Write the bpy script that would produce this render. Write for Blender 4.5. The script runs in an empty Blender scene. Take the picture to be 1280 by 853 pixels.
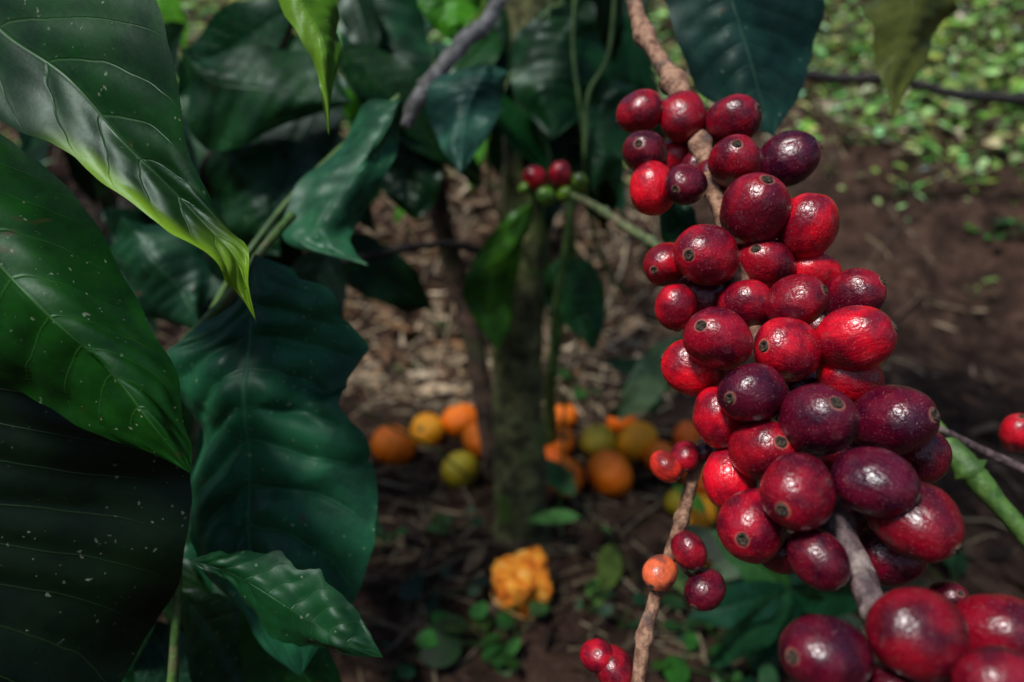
import bpy, math, random, bmesh
from mathutils import Vector, Matrix, noise
random.seed(7)
R_=random.random
def U(a,b): return a+(b-a)*random.random()
scene=bpy.context.scene
col=scene.collection
scene.view_settings.view_transform='Standard'
scene.view_settings.look='None'
scene.view_settings.exposure=0

# ---------------------------------------------------------------- camera
PITCH=math.radians(20); H=0.51; F=853.33
CAM=Vector((0,0,H))
FW=Vector((0,math.cos(PITCH),-math.sin(PITCH))); UPV=Vector((0,math.sin(PITCH),math.cos(PITCH))); XV=Vector((1,0,0))
def S(x,y,d):
    """image pixel coordinates + depth along the view axis -> world point"""
    return CAM+d*(FW+XV*((x-640)/F)-UPV*((y-426.5)/F))
cd=bpy.data.cameras.new("camera"); cam=bpy.data.objects.new("camera",cd); col.objects.link(cam)
cam.location=CAM; cam.rotation_euler=(math.radians(90)-PITCH,0,0)
cd.lens=24; cd.sensor_width=36; cd.clip_start=0.004; cd.clip_end=2000
cd.dof.use_dof=True; cd.dof.focus_distance=0.176; cd.dof.aperture_fstop=8.5
scene.camera=cam

# ---------------------------------------------------------------- light
w=bpy.data.worlds.new("World"); scene.world=w; w.use_nodes=True
nt=w.node_tree; bg=nt.nodes["Background"]
sky=nt.nodes.new("ShaderNodeTexSky"); sky.sky_type='NISHITA'; sky.sun_disc=False
tosun=Vector((-0.36,-0.34,0.87)).normalized()
sky.sun_elevation=math.asin(tosun.z); sky.sun_rotation=math.atan2(tosun.x,tosun.y)
tc=nt.nodes.new("ShaderNodeTexCoord"); nz=nt.nodes.new("ShaderNodeTexNoise"); nz.inputs["Scale"].default_value=3.0; nz.inputs["Detail"].default_value=4
nt.links.new(tc.outputs["Generated"],nz.inputs["Vector"])
sp=nt.nodes.new("ShaderNodeSeparateXYZ"); nt.links.new(tc.outputs["Generated"],sp.inputs[0])
ma=nt.nodes.new("ShaderNodeMath"); ma.operation='MULTIPLY_ADD'; nt.links.new(sp.outputs[2],ma.inputs[0]); ma.inputs[1].default_value=.30; nt.links.new(nz.outputs[0],ma.inputs[2])
mr=nt.nodes.new("ShaderNodeMapRange"); mr.interpolation_type='SMOOTHSTEP'; nt.links.new(ma.outputs[0],mr.inputs[0]); mr.inputs[1].default_value=.58; mr.inputs[2].default_value=.66
mx=nt.nodes.new("ShaderNodeMix"); mx.data_type='RGBA'; nt.links.new(mr.outputs[0],mx.inputs[0]); mx.inputs[6].default_value=(.03,.05,.03,1)
nt.links.new(sky.outputs[0],mx.inputs[7]); nt.links.new(mx.outputs[2],bg.inputs[0]); bg.inputs[1].default_value=0.14
sl=bpy.data.lights.new("sun","SUN"); sl.energy=4.1; sl.angle=math.radians(11); sl.color=(1,0.98,0.94)
so=bpy.data.objects.new("sun",sl); col.objects.link(so)
so.rotation_euler=(-tosun).to_track_quat('-Z','Y').to_euler()

# ---------------------------------------------------------------- material helpers
class M:
    def __init__(s,name):
        s.m=bpy.data.materials.new(name); s.m.use_nodes=True
        s.n=s.m.node_tree.nodes; s.l=s.m.node_tree.links
        s.p=s.n["Principled BSDF"]; s.out=s.n["Material Output"]
    def node(s,t,**k):
        n=s.n.new(t)
        for a,b in k.items(): setattr(n,a,b)
        return n
    def link(s,a,b): s.l.new(a,b)
    def math(s,op,a,b=None,c=None,clamp=False):
        n=s.n.new("ShaderNodeMath"); n.operation=op; n.use_clamp=clamp
        for i,v in enumerate((a,b,c)):
            if v is None: continue
            if isinstance(v,(int,float)): n.inputs[i].default_value=v
            else: s.l.new(v,n.inputs[i])
        return n.outputs[0]
    def mix(s,f,a,b,mode='MIX'):
        n=s.n.new("ShaderNodeMix"); n.data_type='RGBA'; n.blend_type=mode
        for i,v in ((0,f),(6,a),(7,b)):
            if isinstance(v,(int,float)): n.inputs[i].default_value=v
            elif isinstance(v,tuple): n.inputs[i].default_value=(*v,1)
            else: s.l.new(v,n.inputs[i])
        return n.outputs[2]
    def noise(s,scale,detail=3,rough=.55,vec=None,dist=0):
        n=s.n.new("ShaderNodeTexNoise"); n.inputs["Scale"].default_value=scale
        n.inputs["Detail"].default_value=detail; n.inputs["Roughness"].default_value=rough
        n.inputs["Distortion"].default_value=dist
        s.l.new(vec if vec else s.obj(),n.inputs["Vector"]); return n.outputs[0]
    def obj(s):
        if not hasattr(s,'_o'): s._o=s.n.new("ShaderNodeTexCoord")
        return s._o.outputs["Object"]
    def uv(s):
        s.obj(); return s._o.outputs["UV"]
    def ramp(s,f,stops):
        n=s.n.new("ShaderNodeValToRGB"); e=n.color_ramp.elements
        e[0].position=stops[0][0]; e[0].color=(*stops[0][1],1)
        e[1].position=stops[-1][0]; e[1].color=(*stops[-1][1],1)
        for p,c in stops[1:-1]:
            q=e.new(p); q.color=(*c,1)
        s.l.new(f,n.inputs[0]); return n.outputs[0]
    def step(s,f,a,b):
        n=s.n.new("ShaderNodeMapRange"); n.interpolation_type='SMOOTHSTEP'
        s.l.new(f,n.inputs[0]); n.inputs[1].default_value=a; n.inputs[2].default_value=b
        return n.outputs[0]
    def bump(s,h,strength,dist):
        n=s.n.new("ShaderNodeBump"); n.inputs["Strength"].default_value=strength; n.inputs["Distance"].default_value=dist
        s.l.new(h,n.inputs["Height"]); s.l.new(n.outputs[0],s.p.inputs["Normal"]); return n

def leaf_material(name,hero):
    s=M(name)
    oi=s.node("ShaderNodeObjectInfo")
    sep=s.node("ShaderNodeSeparateXYZ"); s.link(s.uv(),sep.inputs[0])
    u=sep.outputs[0]; v=s.math('ABSOLUTE',s.math('MULTIPLY_ADD',sep.outputs[1],2,-1))
    wob=s.math('MULTIPLY',s.math('SUBTRACT',s.noise(5,2,.5,s.uv()),.5),.35)
    t=s.math('FRACT',s.math('ADD',s.math('ADD',s.math('MULTIPLY_ADD',u,10,20),s.math('MULTIPLY',s.math('POWER',v,1.25),-1.7)),wob))
    dist=s.math('MINIMUM',t,s.math('SUBTRACT',1,t))
    wid=s.math('MULTIPLY_ADD',v,-.03,.045)
    lat=s.math('SUBTRACT',1,s.math('DIVIDE',dist,wid,clamp=True),clamp=True)
    lat=s.math('MULTIPLY',lat,s.step(v,1.0,.7))
    mid=s.math('SUBTRACT',1,s.math('DIVIDE',v,.024,clamp=True),clamp=True)
    vein=s.math('MAXIMUM',s.math('MULTIPLY',lat,.55),mid)
    big=s.noise(35,4,.65)
    base=oi.outputs["Color"]
    dark=s.mix(1,base,(.36,.40,.38),'MULTIPLY')
    lite=s.mix(1,base,(1.5,1.35,1.1),'MULTIPLY')
    c=s.mix(s.step(big,.35,.68),dark,lite)
    at=s.node("ShaderNodeAttribute",attribute_name="tint")
    c=s.mix(at.outputs["Fac"],c,(.15,.28,.012))
    c=s.mix(s.math('MULTIPLY',vein,.55),c,s.mix(.3,s.mix(1,base,(2.6,2.4,2.4),'MULTIPLY'),(.10,.20,.05)))
    h=s.math('MULTIPLY',vein,-.6)
    if hero:
        vo=s.node("ShaderNodeTexVoronoi",feature='DISTANCE_TO_EDGE'); vo.inputs["Scale"].default_value=60
        s.link(s.uv(),vo.inputs["Vector"])
        c=s.mix(s.math('MULTIPLY',s.step(vo.outputs[0],.10,.0),.25),c,lite)
        sp=s.step(s.noise(520,1,.5),.70,.75)
        spm=s.math('MULTIPLY',sp,s.step(big,.44,.62))
        c=s.mix(s.math('MULTIPLY',spm,.5),c,(.34,.40,.26))
        bl=s.step(s.noise(75,2,.6,dist=.5),.68,.74)
        c=s.mix(s.math('MULTIPLY',bl,.8),c,(.05,.03,.01))
        rg=s.math('MULTIPLY_ADD',s.noise(40,4,.7),.42,.24)
        h=s.math('ADD',h,s.math('ADD',s.math('MULTIPLY',s.noise(45,2,.5),.3),s.math('MULTIPLY',s.noise(330,2,.6),.22)))
        s.link(rg,s.p.inputs["Roughness"])
    else:
        s.p.inputs["Roughness"].default_value=.38
    s.link(c,s.p.inputs["Base Color"])
    s.p.inputs["Specular IOR Level"].default_value=.24
    s.p.inputs["Specular Tint"].default_value=(.78,1,.92,1)
    s.bump(h,.5,.0008)
    tr=s.node("ShaderNodeBsdfTranslucent"); s.link(s.mix(1,c,(1.3,1.5,.4),'MULTIPLY'),tr.inputs[0])
    ms=s.node("ShaderNodeMixShader"); ms.inputs[0].default_value=.10
    s.link(s.p.outputs[0],ms.inputs[1]); s.link(tr.outputs[0],ms.inputs[2]); s.link(ms.outputs[0],s.out.inputs[0])
    return s.m
LEAF=leaf_material("waxy_coffee_leaf",True); LEAFB=leaf_material("coffee_leaf_green",False)

def cherry_material():
    s=M("coffee_cherry_skin")
    oi=s.node("ShaderNodeObjectInfo"); base=oi.outputs["Color"]
    cmb=s.node("ShaderNodeVectorMath",operation='ADD'); s.link(s.obj(),cmb.inputs[0])
    vm=s.node("ShaderNodeCombineXYZ")
    for i,k in enumerate((37,71,53)): s.link(s.math('MULTIPLY',oi.outputs["Random"],k),vm.inputs[i])
    s.link(vm.outputs[0],cmb.inputs[1]); vec=cmb.outputs[0]
    n1=s.noise(.9,2,.55,vec)
    dark=s.mix(1,base,(.42,.4,.7),'MULTIPLY'); lite=s.mix(1,base,(1.6,1.1,1.0),'MULTIPLY')
    c=s.mix(s.step(n1,.36,.64),dark,lite)
    mp=s.node("ShaderNodeMapping"); mp.inputs["Scale"].default_value=(7,7,1.1); s.link(vec,mp.inputs[0])
    st=s.noise(1.3,2,.6,mp.outputs[0])
    c=s.mix(s.math('MULTIPLY',s.step(st,.42,.68),.28),c,dark)
    sep=s.node("ShaderNodeSeparateXYZ"); s.link(s.obj(),sep.inputs[0])
    zz=sep.outputs[2]
    ring=s.math('MULTIPLY',s.step(zz,1.14,1.165),s.step(zz,1.19,1.175))
    c=s.mix(s.math('MULTIPLY',ring,.45),c,(.45,.18,.12))
    sp=s.step(s.noise(26,1,.5,vec),.69,.74)
    c=s.mix(s.math('MULTIPLY',sp,.55),c,(.6,.30,.24))
    sp2=s.step(s.noise(9,2,.6,vec),.725,.765)
    c=s.mix(s.math('MULTIPLY',sp2,.6),c,(.05,.01,.01))
    s.link(c,s.p.inputs["Base Color"])
    s.link(s.math('MULTIPLY_ADD',s.noise(6,3,.7,vec),.28,.15),s.p.inputs["Roughness"])
    s.p.inputs["Specular IOR Level"].default_value=.48
    s.p.inputs["Coat Weight"].default_value=.2; s.p.inputs["Coat Roughness"].default_value=.12
    s.bump(s.math('ADD',s.noise(3.5,3,.6,vec),s.math('MULTIPLY',st,.6)),.13,.06)
    return s.m
CHERRY=cherry_material()
def simple_noise_mat(name,c1,c2,scale,rough=.8,bump=.5,bd=.002,c3=None,stretch=None):
    s=M(name); vec=s.obj()
    n=s.noise(scale,4,.65,vec)
    c=s.mix(s.step(n,.35,.65),c1,c2)
    if c3: c=s.mix(s.step(s.noise(scale*.35,3,.6,vec),.52,.66),c,c3)
    s.link(c,s.p.inputs["Base Color"]); s.p.inputs["Roughness"].default_value=rough
    s.bump(s.noise(scale*2.2,4,.7,vec),bump,bd)
    return s.m
CALYX=simple_noise_mat("cherry_calyx_brown",(.015,.009,.007),(.26,.17,.11),6,.8,.8,.1)
STEM=simple_noise_mat("coffee_twig_bark",(.12,.05,.028),(.42,.24,.15),260,.75,.9,.0012,(.10,.065,.055))
STEM2=simple_noise_mat("grey_coffee_twig_bark",(.05,.03,.032),(.15,.10,.10),300,.6,.8,.001,(.28,.22,.20))
GREENSTEM=simple_noise_mat("green_stem",(.03,.08,.012),(.08,.17,.03),160,.55,.6,.001,(.11,.10,.045))
BROWNGREEN=simple_noise_mat("brownish_green_stalk",(.05,.07,.025),(.16,.20,.08),180,.6,.6,.001,(.20,.15,.09))
VINE=simple_noise_mat("vine_green",(.03,.08,.015),(.10,.19,.04),60,.6,.4,.001)
BARK=simple_noise_mat("mossy_bark",(.028,.030,.011),(.17,.175,.065),42,.9,1,.006,(.07,.13,.018))
BARKD=simple_noise_mat("dark_bark",(.022,.014,.010),(.12,.07,.045),50,.9,1,.004,(.05,.05,.02))
BARKG=simple_noise_mat("grey_bark",(.12,.11,.10),(.48,.46,.42),90,.85,.9,.003,(.14,.15,.08))
BARKV=simple_noise_mat("black_wet_wood",(.006,.005,.005),(.035,.028,.025),50,.7,.8,.003)

def vcol_mat(name,rough=.8,trans=0,spec=.3):
    s=M(name); a=s.node("ShaderNodeAttribute",attribute_name="col")
    n=s.noise(60,2,.6)
    c=s.mix(1,a.outputs["Color"],s.ramp(n,[(.3,(.5,.5,.5)),(.7,(1.4,1.4,1.4))]),'MULTIPLY')
    s.link(c,s.p.inputs["Base Color"]); s.p.inputs["Roughness"].default_value=rough
    s.p.inputs["Specular IOR Level"].default_value=spec
    if trans:
        tr=s.node("ShaderNodeBsdfTranslucent"); s.link(c,tr.inputs[0])
        ms=s.node("ShaderNodeMixShader"); ms.inputs[0].default_value=trans
        s.link(s.p.outputs[0],ms.inputs[1]); s.link(tr.outputs[0],ms.inputs[2]); s.link(ms.outputs[0],s.out.inputs[0])
    return s.m
LITTER=vcol_mat("dead_leaf_brown",.8,0,.15)
WEED=vcol_mat("weed_leaf_green",.5,.25,.3)

# ---------------------------------------------------------------- object helpers
def mkmesh(name,verts,faces,mats,smooth=True,uvs=None,tint=None,cols=None,mi=None):
    me=bpy.data.meshes.new(name); me.from_pydata([tuple(v) for v in verts],[],faces)
    for m in mats: me.materials.append(m)
    if smooth: me.polygons.foreach_set("use_smooth",[True]*len(me.polygons))
    if mi: me.polygons.foreach_set("material_index",mi)
    if uvs:
        ul=me.uv_layers.new(name="UVMap"); li=[0]*len(me.loops); me.loops.foreach_get("vertex_index",li)
        flat=[]
        for i in li: flat.extend(uvs[i])
        ul.data.foreach_set("uv",flat)
    if tint:
        a=me.attributes.new("tint",'FLOAT','POINT'); a.data.foreach_set("value",tint)
    if cols:
        a=me.attributes.new("col",'FLOAT_COLOR','POINT'); fl=[]
        for c in cols: fl.extend((c[0],c[1],c[2],1))
        a.data.foreach_set("color",fl)
    me.update(); return me
def thing(name,loc,label,category,group=None):
    e=bpy.data.objects.new(name,None); e.empty_display_size=.01; e.location=loc
    e["label"]=label; e["category"]=category
    if group: e["group"]=group
    col.objects.link(e); return e
def top(name,me,label,category,group=None,loc=(0,0,0)):
    o=bpy.data.objects.new(name,me); o.location=loc; o["label"]=label; o["category"]=category
    if group: o["group"]=group
    col.objects.link(o); return o
def part(name,me,parent,mat=None,label=None,color=None):
    o=bpy.data.objects.new(name,me); o.parent=parent
    T=Matrix.Translation(-parent.location)
    o.matrix_local=T@(mat if mat else Matrix.Identity(4))
    if label: o["label"]=label
    if color: o.color=(*color,1)
    col.objects.link(o); return o
def cr(pts,t):
    n=len(pts)-1; x=min(max(t*n,0),n-1e-6); i=int(x); f=x-i
    p1,p2=pts[i],pts[i+1]
    p0=pts[i-1] if i>0 else p1+(p1-p2); p3=pts[i+2] if i+2<=n else p2+(p2-p1)
    return .5*((2*p1)+(p2-p0)*f+(2*p0-5*p1+4*p2-p3)*f*f+(3*p1-p0-3*p2+p3)*f**3)
def tube(name,pts,rad,mat,seg=12,per=10,amp=.08,nf=60,nodes=None):
    P=[Vector((*p,)) for p in pts]; Q=[Vector((r,0,0)) for r in rad]
    N=per*(len(P)-1); V=[];Fc=[]
    prev=None
    for i in range(N+1):
        t=i/N; c=cr(P,t); r=cr(Q,t).x
        tg=(cr(P,min(1,t+.01))-cr(P,max(0,t-.01))).normalized()
        if prev is None: a=tg.orthogonal().normalized()
        else: a=(prev-tg*prev.dot(tg)).normalized()
        prev=a; b=tg.cross(a)
        if nodes:
            for nt_ in nodes:
                r*=1+.45*math.exp(-((t-nt_)/.012)**2)
        for j in range(seg):
            th=2*math.pi*j/seg; d=a*math.cos(th)+b*math.sin(th)
            q=c+d*r
            V.append(c+d*r*(1+amp*noise.noise(q*nf)+amp*.6*noise.noise(q*nf*3)))
    for i in range(N):
        for j in range(seg):
            k=(j+1)%seg; Fc.append((i*seg+j,i*seg+k,(i+1)*seg+k,(i+1)*seg+j))
    Fc.append(tuple(range(seg))[::-1]); Fc.append(tuple(N*seg+j for j in range(seg)))
    return mkmesh(name,V,Fc,[mat])
def stube(name,pp,mat,**k):
    return tube(name,[S(x,y,d) for x,y,d,r in pp],[r*d/F for x,y,d,r in pp],mat,**k)

# ---------------------------------------------------------------- terrain
def sm(a,b,x):
    t=min(max((x-a)/(b-a),0),1); return t*t*(3-2*t)
def g0(x,y):
    s=1.18+.10*math.sin(x*1.7+.5)-.12*sm(.3,1.2,x)
    yy=max(0,y-s)
    h=.5*yy*sm(0,.35,yy) if yy<7 else .5*7+ (yy-7)*.5*math.exp(-(yy-7)/6)
    return h
def g(x,y):
    n=noise.fractal(Vector((x*3,y*3,0)),1,2,4)*.02+noise.fractal(Vector((x*14,y*14,3)),1,2,4)*.007
    n*=1+1.4*sm(1.1,1.7,y)
    far=sm(6,30,abs(x)+abs(y))
    return g0(x,y)+n+far*noise.noise(Vector((x*.05,y*.05,9)))*1.5
def on_ground(px,py,rpx=0,sink=0.0):
    lo,hi=.3,12
    for d10 in range(30,900):
        d=d10/100; p=S(px,py,d)
        if p.z<g(p.x,p.y)+rpx*d/F*(1-sink): hi=d; lo=d-.01; break
    for _ in range(12):
        m=(lo+hi)/2; p=S(px,py,m)
        if p.z<g(p.x,p.y)+rpx*m/F*(1-sink): hi=m
        else: lo=m
    return hi
N=300; V=[];Fc=[]
ts=[-7+14*i/N for i in range(N+1)]
for tj in ts:
    y=.45*math.sinh(tj)+1.0
    for ti in ts:
        x=.45*math.sinh(ti)+.15; V.append((x,y,g(x,y)))
for j in range(N):
    for i in range(N):
        a=j*(N+1)+i; Fc.append((a,a+1,a+N+2,a+N+1))
s=M("forest_soil")
nA=s.noise(3,3,.65); nB=s.noise(18,6,.72); nC=s.noise(110,2,.7)
c=s.ramp(nB,[(.3,(.008,.0045,.0035)),(.47,(.036,.020,.014)),(.62,(.095,.055,.038)),(.78,(.21,.15,.105))])
c=s.mix(s.math('MULTIPLY',s.step(nA,.48,.64),.5),c,(.085,.044,.030))
c=s.mix(s.math('MULTIPLY',s.step(nC,.6,.75),.45),c,(.20,.145,.10))
s.link(c,s.p.inputs["Base Color"]); s.p.inputs["Roughness"].default_value=.95; s.p.inputs["Specular IOR Level"].default_value=.12
s.bump(s.math('ADD',s.math('MULTIPLY',nB,1.6),s.math('MULTIPLY',nC,.6)),1,.02)
gr=bpy.data.objects.new("ground",mkmesh("ground",V,Fc,[s.m])); gr["kind"]="structure"; gr["label"]="brown earth floor rising into a soil bank"; gr["category"]="ground"; col.objects.link(gr)

def add_leaf(V,Fc,C,pos,dr,nrm,L,W,color,curl=.3,nu=5,round_=False,fold=.15):
    dr=dr.normalized(); x=dr.cross(nrm).normalized(); n=x.cross(dr)
    b=len(V)
    for i in range(nu+1):
        u=i/nu
        w=W*.5*(math.sin(math.pi*u)**.55 if round_ else math.sin(math.pi*min(1,u*.96+.02))**.8*(1.15-.5*u))
        z=-curl*L*u*u
        for k in (-1,0,1):
            V.append(pos+dr*(u*L)+n*(z+abs(k)*w*fold)+x*(k*w))
            f=.85 if k==0 else 1
            C.append((color[0]*f,color[1]*f,color[2]*f))
    for i in range(nu):
        for k in range(2):
            a=b+i*3+k; Fc.append((a,a+1,a+4,a+3))
def rv(z0=-1,z1=1):
    a=U(0,2*math.pi); return Vector((math.cos(a),math.sin(a),U(z0,z1)))
def stuff(name,me,label,cat):
    o=bpy.data.objects.new(name,me); o["kind"]="stuff"; o["label"]=label; o["category"]=cat; col.objects.link(o); return o
# dead leaf litter
V=[];Fc=[];C=[]
cols_=[(.09,.05,.03),(.13,.082,.05),(.22,.155,.10),(.055,.032,.022),(.035,.021,.015),(.28,.21,.135),(.14,.068,.035)]
pale=[(.52,.39,.25),(.42,.30,.18),(.36,.24,.14),(.58,.46,.31),(.16,.09,.05),(.28,.15,.07),(.10,.055,.03)]
far_=[(.40,.34,.24),(.52,.47,.35),(.20,.14,.09),(.12,.08,.05)]
for i in range(8200):
    q_=i%6
    if q_<2: x=random.gauss(-.28,.32); y=U(1.1,2.1)
    elif q_==2: x=U(.3,2.4); y=U(1.95,3.2)
    else: x=random.gauss(0,1.0)+.1; y=U(.35,2.9)
    if x>.4 and 1.2<y<1.9 and R_()<.80: continue
    d=rv(-.15,.35); n=Vector((U(-.6,.6),U(-.6,.6),1))
    k=random.choice(cols_)
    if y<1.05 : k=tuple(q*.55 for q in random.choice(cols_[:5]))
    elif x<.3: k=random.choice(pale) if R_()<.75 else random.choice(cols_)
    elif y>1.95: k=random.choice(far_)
    L=U(.015,.05) if R_()<.85 else U(.05,.09)
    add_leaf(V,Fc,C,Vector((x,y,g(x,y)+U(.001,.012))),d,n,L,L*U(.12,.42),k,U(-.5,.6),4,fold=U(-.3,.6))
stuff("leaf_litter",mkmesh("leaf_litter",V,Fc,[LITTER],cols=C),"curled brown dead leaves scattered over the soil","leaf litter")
V=[];Fc=[];C=[]
for i in range(5600):
    x=random.gauss(-.2,.6) if i%3 else random.gauss(0,.9); y=U(.5,2.9)
    if x>.4 and y<1.9 and R_()<.7: continue
    a=U(0,math.pi); L=U(.03,.14); wd=U(.0005,.0015)
    if R_()<.08: L*=2; wd*=1.6
    k=random.choice([(.56,.45,.28),(.40,.30,.18),(.64,.53,.36),(.14,.09,.055),(.07,.04,.03)])
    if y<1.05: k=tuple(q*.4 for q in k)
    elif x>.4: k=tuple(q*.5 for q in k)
    dx,dy=math.cos(a),math.sin(a); b=len(V); bend=U(-.3,.3); nx,ny=-dy,dx
    for q in range(5):
        t=q/4-.5; xx=x+dx*t*L+nx*bend*L*t*t; yy=y+dy*t*L+ny*bend*L*t*t
        z=g(xx,yy)+.004+.006*math.sin(q+i)
        V+= [Vector((xx+nx*wd,yy+ny*wd,z)),Vector((xx-nx*wd,yy-ny*wd,z)),Vector((xx,yy,z+wd*1.6))]; C+=[k]*3
    for q in range(4):
        for m in range(3):
            a0=b+q*3+m; a1=b+q*3+(m+1)%3; Fc.append((a0,a1,a1+3,a0+3))
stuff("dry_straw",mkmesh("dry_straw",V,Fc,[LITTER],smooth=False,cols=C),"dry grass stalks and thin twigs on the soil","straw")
# undergrowth on the upper bank
V=[];Fc=[];C=[]
def clump(x,y,n,size,pal,h=.12,sp_=.06):
    for k in range(n):
        d=rv(-.2,.9); p=Vector((x+random.gauss(0,sp_),y+random.gauss(0,sp_),0)); p.z=g(p.x,p.y)+abs(random.gauss(0,h*.6))
        L=U(.5,1.3)*size
        add_leaf(V,Fc,C,p,d,Vector((U(-.6,.6),U(-1,.3),1)),L,L*U(.3,.75),tuple(q*U(.6,1.3) for q in random.choice(pal)),U(0,.5),4,R_()<.5)
bright=[(.28,.48,.10),(.44,.64,.22),(.18,.36,.07),(.58,.74,.36),(.14,.28,.06),(.36,.56,.15)]  # sun flecks on the upper bank, put into the leaf greens
darkp=[(.03,.09,.02),(.05,.13,.03),(.08,.2,.03)]
for i in range(2300):
    x=U(-1.3,2.7); y=1.72+abs(random.gauss(.3,.8))
    dens=sm(1.75,2.4,y+.35*noise.noise(Vector((x*2.2,y*2,5)))+.10*sm(1.2,2,x))
    if R_()>dens+.03: continue
    if noise.noise(Vector((x*3.1,y*3.1,8)))<-.20: continue
    clump(x,y,random.randint(8,18),U(.02,.05),bright if (x>.2 or R_()<.75) else darkp,.07+.09*max(0,y-1.9),.08)
for i in range(160):
    clump(U(-5,6),U(2.5,8),14,U(.06,.1),bright[:3]+darkp,.2)
for i in range(44):
    x=U(.5,2.0); y=U(1.3,2.1); clump(x,y,random.randint(2,8),U(.014,.028),bright[:3],.03,.03)
stuff("undergrowth",mkmesh("undergrowth",V,Fc,[WEED],cols=C),"low green undergrowth covering the upper bank, sunlit brightness put into its colour","undergrowth")

# weeds
def weed(px,py,sz,n,pal,rnd=True,h=.03,label="small round-leaved green weed growing in dark soil",leafscale=1):
    d=on_ground(px,py); b=S(px,py,d); b.z=g(b.x,b.y); V=[];Fc=[];C=[]
    for k in range(n):
        dr=rv(.0,.4); hh=U(.3,1)*h
        p=Vector((dr.x,dr.y,0))*U(.15,.7)*sz+Vector((0,0,hh))
        q=len(V); wd=.0009
        for t in (0,.5,1):
            c0=Vector((p.x*t*t,p.y*t*t,p.z*t)); 
            for m in range(3):
                aa=m*2.094; V.append(c0+Vector((math.cos(aa)*wd,math.sin(aa)*wd,0))); C.append((.06,.12,.03))
        for t in range(2):
            for m in range(3):
                a0=q+t*3+m; a1=q+t*3+(m+1)%3; Fc.append((a0,a1,a1+3,a0+3))
        L=sz*U(.25,.6)*leafscale
        add_leaf(V,Fc,C,p,Vector((dr.x,dr.y,U(-.25,.6))),Vector((U(-.7,.7),U(-.9,.3),1)),L,L*(U(.6,.9) if rnd else U(.35,.5)),tuple(z*U(.5,1.3) for z in random.choice(pal)),U(.05,.35),7,rnd,fold=.12)
    top("weed_plant",mkmesh("weed_plant",V,Fc,[WEED],cols=C),label,"weed","weeds on the plantation floor",b)
wp=[(.03,.11,.02),(.016,.065,.013),(.05,.15,.025)]; tl=[(.012,.06,.026),(.009,.04,.017),(.02,.085,.028)]; lg=[(.14,.27,.07),(.10,.22,.05)]
for a in [(612,815,.07,11,wp),(560,752,.045,7,tl),(645,806,.05,8,wp),(576,668,.035,6,wp),(728,492,.05,7,wp),(550,420,.035,7,wp),(480,690,.03,6,wp),(505,470,.03,5,wp),(520,830,.04,6,tl),(740,770,.03,5,wp),
          (895,800,.075,9,wp),(868,775,.06,7,wp),(775,790,.04,5,tl),(852,835,.06,7,wp),(1240,300,.07,8,wp),(1165,250,.04,6,wp),(800,500,.05,7,tl),(1275,290,.06,8,wp)]:
    weed(*a)
for a in [(960,770,.10,8,tl),(1010,745,.09,8,tl),(935,830,.09,7,tl),(905,715,.07,7,wp),(1060,800,.10,7,tl),(1190,760,.10,8,wp)]:
    weed(*a,rnd=False,h=.07,label="broad-leaved dark green seedling on the soil",leafscale=1.25)
for a in [(770,690,.12,4,lg),(800,740,.10,3,lg)]:
    weed(*a,rnd=False,h=.05,label="pale green long-leaved plant low on the soil",leafscale=1.25)

# ---------------------------------------------------------------- tangerines
tm=M("tangerine_peel"); oi=tm.node("ShaderNodeObjectInfo"); b_=oi.outputs["Color"]
c=tm.mix(tm.step(tm.noise(1.3,3,.6),.4,.66),b_,tm.mix(1,b_,(.95,.8,.8),'MULTIPLY'))
c=tm.mix(tm.math('MULTIPLY',tm.step(tm.noise(3.2,4,.65),.67,.75),.45),c,(.16,.08,.015))
tm.link(c,tm.p.inputs["Base Color"]); tm.p.inputs["Roughness"].default_value=.36
vo=tm.node("ShaderNodeTexVoronoi"); vo.inputs["Scale"].default_value=14; tm.link(tm.obj(),vo.inputs["Vector"])
tm.bump(vo.outputs[0],.3,.05)
def tang_mesh(sd):
    V=[];Fc=[]; nr,ns=24,36
    for i in range(nr+1):
        ph=math.pi*i/nr
        for j in range(ns):
            th=2*math.pi*j/ns
            r=1+.015*math.cos(10*th)*math.sin(ph)+.04*noise.noise(Vector((math.cos(th)*math.sin(ph),math.sin(th)*math.sin(ph),math.cos(ph)+sd))*1.5)
            z=math.cos(ph)*.86; 
            z-= .10*math.exp(-(ph/.22)**2)
            z+= .06*math.exp(-((math.pi-ph)/.2)**2)
            V.append((r*math.sin(ph)*math.cos(th),r*math.sin(ph)*math.sin(th),z))
    for i in range(nr):
        for j in range(ns):
            k=(j+1)%ns; Fc.append((i*ns+j,(i+1)*ns+j,(i+1)*ns+k,i*ns+k))
    return mkmesh("tangerine",V,Fc,[tm.m])
TM=[tang_mesh(i*7.3) for i in range(3)]
def button():
    V=[];Fc=[]; 
    for r,z in ((.20,.76),(.12,.80),(.05,.84),(.04,.90)):
        for j in range(10):
            th=j*math.pi/5; rr=r*(1+(.3 if j%2 and r>.1 else 0)); V.append((rr*math.cos(th),rr*math.sin(th),z))
    for i in range(3):
        for j in range(10):
            k=(j+1)%10; Fc.append((i*10+j,i*10+k,(i+1)*10+k,(i+1)*10+j))
    Fc.append(tuple(30+j for j in range(10)))
    return mkmesh("stalk_button",V,Fc,[GREENSTEM])
BT=button()
OR=(1.0,.22,.001);YO=(1.0,.42,.004);OL=(.42,.34,.012);OD=(1.0,.18,.002)
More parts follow.
